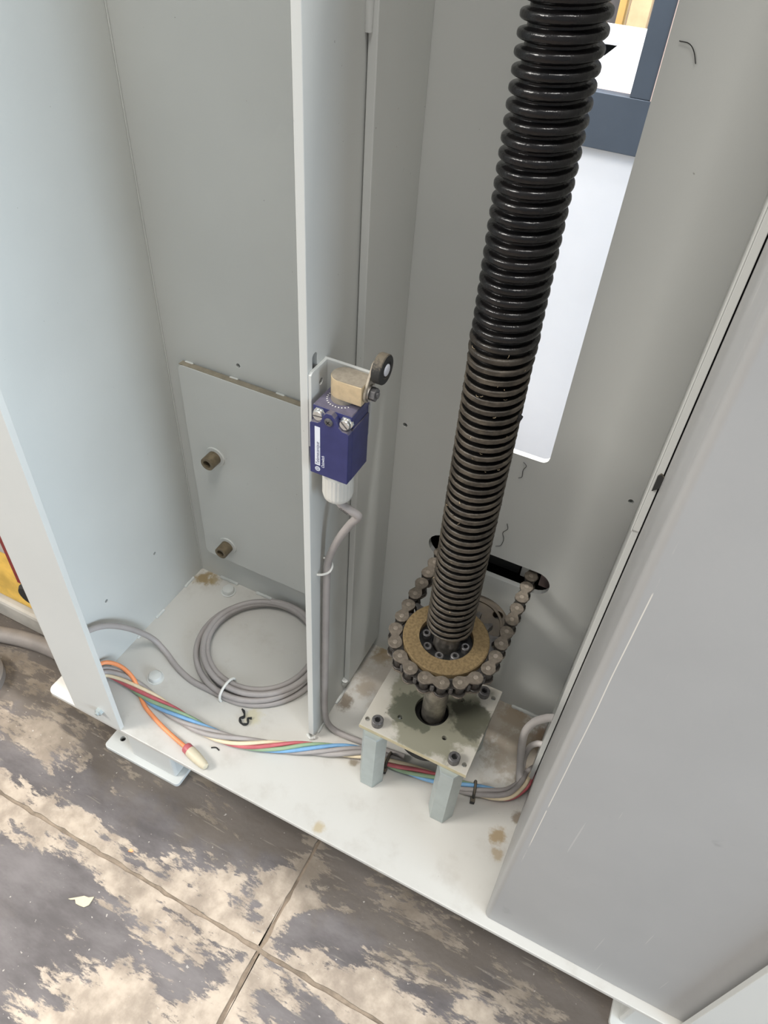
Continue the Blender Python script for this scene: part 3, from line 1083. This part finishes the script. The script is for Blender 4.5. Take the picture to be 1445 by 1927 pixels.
# cable gland
gl = lathe('gland', [(11.2, 432), (11.2, 424), (12.6, 423.6), (12.6, 404.5), (11.6, 400.5), (9.0, 397.6), (5.5, 396.4), (0, 396.4)], 'gland', sw, 96, (-204.4, 383.6, 0),
           mod=lambda i, r, h: 1 if h > 423.8 or h < 404 else (1.0 if i % 4 < 2 else 0.965), sharp=60)

# ------------------------------------------------------------------ switch cable
swc = tube('switch_cable', [(-204.2, 384, 398), (-202.5, 384.5, 391), (-196, 386, 386), (-189, 388.5, 381), (-188.6, 389.5, 376.5), (-195, 390, 366), (-206, 391, 342),
                            (-215.5, 393, 315), (-219.5, 394, 295), (-220.4, 394, 260), (-220.6, 393.5, 200), (-220.6, 393, 140), (-221, 393, 80), (-220.5, 393, 40),
                            (-217, 393.5, 18), (-207, 394.5, 7), (-192, 395.5, 4.5), (-176, 397, 4.5), (-150, 400, 4.5), (-120, 404, 4.5)], 3.6, 'grey_cable', n=14)
tag(swc, 'grey cable hanging from the limit switch down along the dividing plate', 'cable')
tie = tube('cable_tie', [(-226.6, 387.5, 285.5), (-221, 389, 287.5), (-216, 392.5, 291), (-216.2, 397.5, 295), (-221, 399.5, 297), (-226.6, 399.5, 297.5)], 1.15, 'w_white', swc, 8)
text('cable_print', 'CLASSIC', 2.7, 'black', swc, (-201.6, 380.6, 388.2), 0, (PI / 2, 0.66, .26), .9)

# ------------------------------------------------------------------ coiled grey cable
cc = (-349.0, 451.0)
pts = [(-493, 298, 104), (-495, 315, 103), (-495, 331, 97), (-490, 350, 84), (-481, 371, 58), (-471, 389, 24), (-452, 388, 9), (-428, 378.5, 5), (-400, 371.5, 4.2), (-372, 371, 4.2)]
nturn = 4.6
ns = int(nturn * 26)
Rt = [82, 70, 78, 65, 74, 70]
for i in range(ns):
    t = i / 26
    a = -PI / 2 + 2 * PI * t + .12
    k = int(t)
    fr = t - k
    fr = fr * fr * (3 - 2 * fr)
    R0 = Rt[k] * (1 - fr) + Rt[k + 1] * fr
    z = 4.2 + [0, 2.2, 7.0, 9.3, 12.8, 12.8][k] * (1 - fr) + [0, 2.2, 7.0, 9.3, 12.8, 12.8][k + 1] * fr
    ox = (2.5 * math.sin(k * 2.1), 2.0 * math.cos(k * 1.7))
    ox2 = (2.5 * math.sin((k + 1) * 2.1), 2.0 * math.cos((k + 1) * 1.7))
    ex = ox[0] * (1 - fr) + ox2[0] * fr
    ey = ox[1] * (1 - fr) + ox2[1] * fr
    pts.append((cc[0] + ex + (R0 + 3) * math.cos(a), cc[1] + ey + R0 * math.sin(a), z))
coil = tube('coiled_cable', pts, 3.7, 'grey_cable', n=12, per=4)
tag(coil, 'long grey cable coiled in loops on the base plate beside the dividing plate', 'cable')
tube('cable_tie', [(-352, 366, 1), (-352, 364.5, 8), (-352, 367, 15.5), (-352, 376, 20), (-351, 386, 20.5), (-350, 393, 16), (-350, 394, 6)], 1.8, 'w_white', coil, 8)

# ------------------------------------------------------------------ twisted wire harness
har = thing('wire_harness', 'twisted bundle of coloured wires running across the base plate', 'wire bundle')
hpath = catmull([(-497, 306, 24), (-497, 318, 20), (-492, 327, 16), (-478, 331, 12), (-458, 330.5, 10), (-412, 325, 8.5), (-346, 321.5, 8), (-298, 328, 8), (-257, 343.5, 8), (-213, 364, 8.5), (-161, 385, 9), (-115, 390.5, 9),
                 (-70, 395.5, 9), (-27, 404.5, 9.5), (1, 414, 10), (14, 431, 11), (20, 449, 12), (32, 466, 14)], 14)
hf = frames(hpath)
slen = [0]
for i in range(1, len(hpath)):
    slen.append(slen[-1] + (hpath[i] - hpath[i - 1]).length)
wires = [('red_wire', 'w_red', 2.35, 0), ('green_wire', 'w_green', 2.35, 56), ('blue_wire', 'w_blue', 2.35, 110), ('grey_wire', 'grey_cable', 2.6, 170),
         ('grey_wire', 'grey_cable', 3.1, 236), ('cream_wire', 'w_cream', 2.35, 304)]
for nm, mt, r, ph0 in wires:
    pl = []
    for p_, (t, a, b), s in zip(hpath, hf, slen):
        back = Vector((-t.y, t.x, 0)).normalized()
        up = Vector((0, 0, 1))
        phi = math.radians(ph0 + 297) - 2 * PI * s / 168.0
        q = 5.0 + .5 * math.sin(s * .05 + ph0)
        pos = p_ + back * (q * math.cos(phi)) + up * (q * .92 * math.sin(phi))
        pos.z = max(pos.z, r + .1)
        pl.append(pos)
    tube(nm, pl, r, mt, har, 10, False)
tube('black_wire', [p_ + Vector((0, 0, 1.0)) for p_ in hpath], 2.6, 'w_black', har, 8, False)
# orange wire with its end cap
ow = tube('orange_wire', [(-498, 306, 36), (-498, 320, 33), (-493, 332, 29), (-479, 338, 23), (-462, 336, 18), (-448, 330, 12), (-440, 324, 4), (-428, 316.5, 2.8), (-412, 310.5, 2.8), (-388, 303.5, 2.8),
                          (-366, 298.5, 3.2), (-347, 294.5, 5)], 2.6, 'w_orange', har, 10)
d = Vector((-313, 285.5, 5)) - Vector((-349, 295, 5.6))
cpo = lathe('end_cap', [(0, 7), (6.2, 7), (6.6, 9), (6.3, 20), (5.2, 31), (4.0, 35.5), (1.5, 37), (0, 37)], 'cap', ow, 24)
cpr = lathe('cap_ring', [(0, 0), (5.6, 0), (6.3, 1.5), (6.3, 7)], 'w_red', cpo, 24)
cpo.location = (-0.350, 0.295, 0.0062)
cpo.rotation_euler = d.to_track_quat('Z', 'Y').to_euler()
# black ties on the harness


def harness_tie(idx, mat):
    p_, (t, a, b) = hpath[idx], hf[idx]
    back = Vector((-t.y, t.x, 0)).normalized()
    up = Vector((0, 0, 1))
    loop = [p_ + back * (9.2 * math.cos(q)) + up * (8.2 * math.sin(q)) for q in [2 * PI * i / 16 for i in range(17)]]
    for q in loop:
        q.z = max(q.z, .9)
    o = tube('cable_tie', loop, 1.7, mat, har, 8, False)
    hpos = p_ - back * 10.5
    h = box('tie_head', -2.6, 2.6, -3.6, 3.2, -3, 3, mat, o, bevel=.6)
    h.location = (hpos.x * K, hpos.y * K, .0052)
    h.rotation_euler = (0, 0, math.atan2(t.y, t.x))


def near_idx(x):
    return min(range(len(hpath)), key=lambda i: abs(hpath[i].x - x))


harness_tie(near_idx(-134), 'rubber')
harness_tie(near_idx(-33), 'rubber')

# ------------------------------------------------------------------ loops of light cable going through the rib
l1 = tube('loop_cable', [(12, 431, 9), (9, 441, 13), (5, 449, 22), (1, 454, 38), (-2, 455, 58), (-3, 455, 82), (2, 455.5, 104), (10, 456, 117), (17, 457, 123), (30, 458, 126)], 4.4, 'loop_cable', n=14)
tag(l1, 'taller pale grey cable arch entering the rib beside the cover panel', 'cable')
l2 = tube('loop_cable', [(14, 437, 9), (9, 450, 10), (6, 460, 24), (7.5, 462, 44), (12, 461, 57), (18, 461, 62), (30, 461, 64)], 3.4, 'loop_cable', n=14)
tag(l2, 'shorter pale grey cable arch entering the rib low beside the cover panel', 'cable')

# ------------------------------------------------------------------ small debris
deb = tube('tape_scrap', [(-323, 369, 1.2), (-318, 366, 2.2), (-315, 361, 1.5), (-318, 357, 2.4), (-314, 353, 1.6), (-309, 352, 2.8), (-306, 356, 1.8), (-309, 361, 2.6), (-306, 364, 1.2)],
           lambda t: 1.1 + .6 * math.sin(t * 17) ** 2, 'black', n=6, per=5)
tag(deb, 'crumpled scrap of black tape lying on the base plate in front of the coil', 'debris')
deb2 = tube('tape_scrap', [(-326, 310, .7), (-321, 312.5, 1.1), (-316, 311.5, .7)], .8, 'black', n=6, per=5)
tag(deb2, 'tiny black shred in front of the wire bundle near the base edge', 'debris')


def flake(name, cx, cy, s, rot, label):
    poly = [(-14, -15), (-11, -13), (-8, -8), (-3, -9), (2, -6), (7, -2), (8, 4), (5, 9), (2, 13), (-1, 7), (-6, 3), (-9, -4)]
    c, sn = math.cos(rot), math.sin(rot)
    pl = [(cx + s * (a * c - b * sn), cy + s * (a * sn + b * c)) for a, b in poly]
    o = prism(name, pl, FZ + .1, FZ + 1.6, 'chip', bevel=.4)
    tag(o, label, 'paint flake')
    return o


flake('paint_flake', -367, 125, .85, -.5, 'pale cream leaf shaped flake lying on the worn floor')
ow2 = prism('orange_crumb', [(-360 + a, 188 + b) for a, b in ((0, 0), (4, 1), (5, 3), (1, 4))], FZ, FZ + 1.5, 'w_orange')
tag(ow2, 'tiny orange crumb on the floor near the left foot', 'debris')
for pts_, nm, lb in (([(-91, BW - .8, 294), (-89, BW - 1.5, 288), (-93, BW - .8, 280), (-90.5, BW - 1, 272), (-92, BW - 1, 262), (-97, BW - .8, 258)], 'hair', 'curled dark hair stuck on the back wall beside the screw, above the slot'),
                     ([(-90, BW - .8, 375), (-86.5, BW - 1.2, 372), (-88.5, BW - .8, 366), (-88, BW - 1, 358), (-91, BW - .8, 355)], 'hair', 'short dark hair on the back wall just under the window opening'),
                     ([(-61, BW - .8, 713), (-55, BW - 1, 712.5), (-51, BW - 1, 709), (-48, BW - .8, 703)], 'hair', 'dark hair on the back wall right of the window opening, near the top')):
    tag(tube(nm, pts_, .28, 'black', n=5, per=6), lb, 'hair')

# ------------------------------------------------------------------ seen past the left side of the column
ym = thing('yellow_machine', 'worn yellow machine casing with a grey foot, behind the left column edge', 'machine')
box('casing', -1150, -560, 372, 700, -30, 420, 'yellow', ym, bevel=14, segs=4)
box('plinth', -1156, -556, 364, 704, FZ, -26, 'grey_band', ym, bevel=5)
lathe('knob', [(17, 0), (17, 8), (14, 12), (0, 12)], 'black', ym, 28, (-650, 372, 33), '-Y')
box('red_bar', -668, -660, 366, 373, 45, 190, 'red', ym, bevel=1)
box('grey_top', -1150, -560, 368, 373, 96, 420, 'grey_band', ym, bevel=1)
hs = tube('floor_hose', [(-900, 300, FZ + 11), (-800, 312, FZ + 11), (-720, 331, FZ + 11), (-670, 344, FZ + 11), (-620, 350, FZ + 11), (-560, 347, FZ + 11), (-490, 352, FZ + 11)],
          11, 'hose', n=18)
tag(hs, 'thick grey hose on the floor running under the base plate', 'hose')
hr = thing('hose_reel', 'edge of a dark round reel lying on the floor at the left border', 'reel')
ring('reel_rim', 34, 46, FZ, FZ + 16, 'hose', hr, 48, (-690, 262, 0), ch=4)
lathe('reel_core', [(0, FZ), (36, FZ), (36, FZ + 11), (30, FZ + 13), (0, FZ + 13)], 'hose_dark', hr, 40, (-690, 262, 0))

# ------------------------------------------------------------------ seen through the window in the back wall
wp = box('white_board', -520, 240, 1003, 1021, FZ, 530, 'white_board', bevel=1)
tag(wp, 'large glossy white board standing behind the column, below the slate rail', 'board')
rail = thing('slate_frame', 'slate blue frame of wide boards standing behind the window opening', 'frame')
box('frame_rail', -520, 240, 985, 1003, 516, 577, 'slate', rail, bevel=.8)
box('frame_stile', -150, -60, 985.5, 1003, 577.3, 1300, 'slate', rail, bevel=.8)
box('stile_edge', -125.6, -123.6, 984.6, 985.6, 577, 1300, 'board_core', rail)
sh = thing('white_shelf', 'white shelf board with a dark cut-out behind the slate frame', 'shelf')
plate('shelf_board', [(-600, 1004), (-100, 1004), (-100, 1420), (-600, 1420)], [[(-227, 1180), (-227, 1292), (-420, 1270), (-420, 1180 - 150)]], 571, 577, 'XY', 'white_board', sh)
box('shelf_edge', -600, -100, 1001.5, 1003, 572, 577.2, 'board_core', sh)
box('cutout_dark_base', -600, -100, 1025, 1420, 500, 504, 'black', sh)  # black sheet added under the cut-out so it looks dark
box('cutout_dark_back', -600, -100, 1416, 1420, 504, 571, 'black', sh)  # black sheet added to keep the view through the cut-out dark
for x0, x1, y, mt, lb in ((-322, -308, 1700, 'yellow_wood', 'narrow yellow timber batten upright behind the white shelf'),
                          (-292, -255, 1650, 'wood', 'wide pale timber plank upright beside the slate frame'),
                          (-360, -340, 1900, 'wood', 'pale timber plank upright farther back behind the screw')):
    o = box('timber_plank', x0, x1, y, y + 22, FZ, 1400, mt, bevel=1.5)
    tag(o, lb, 'plank', 'timber behind the column')
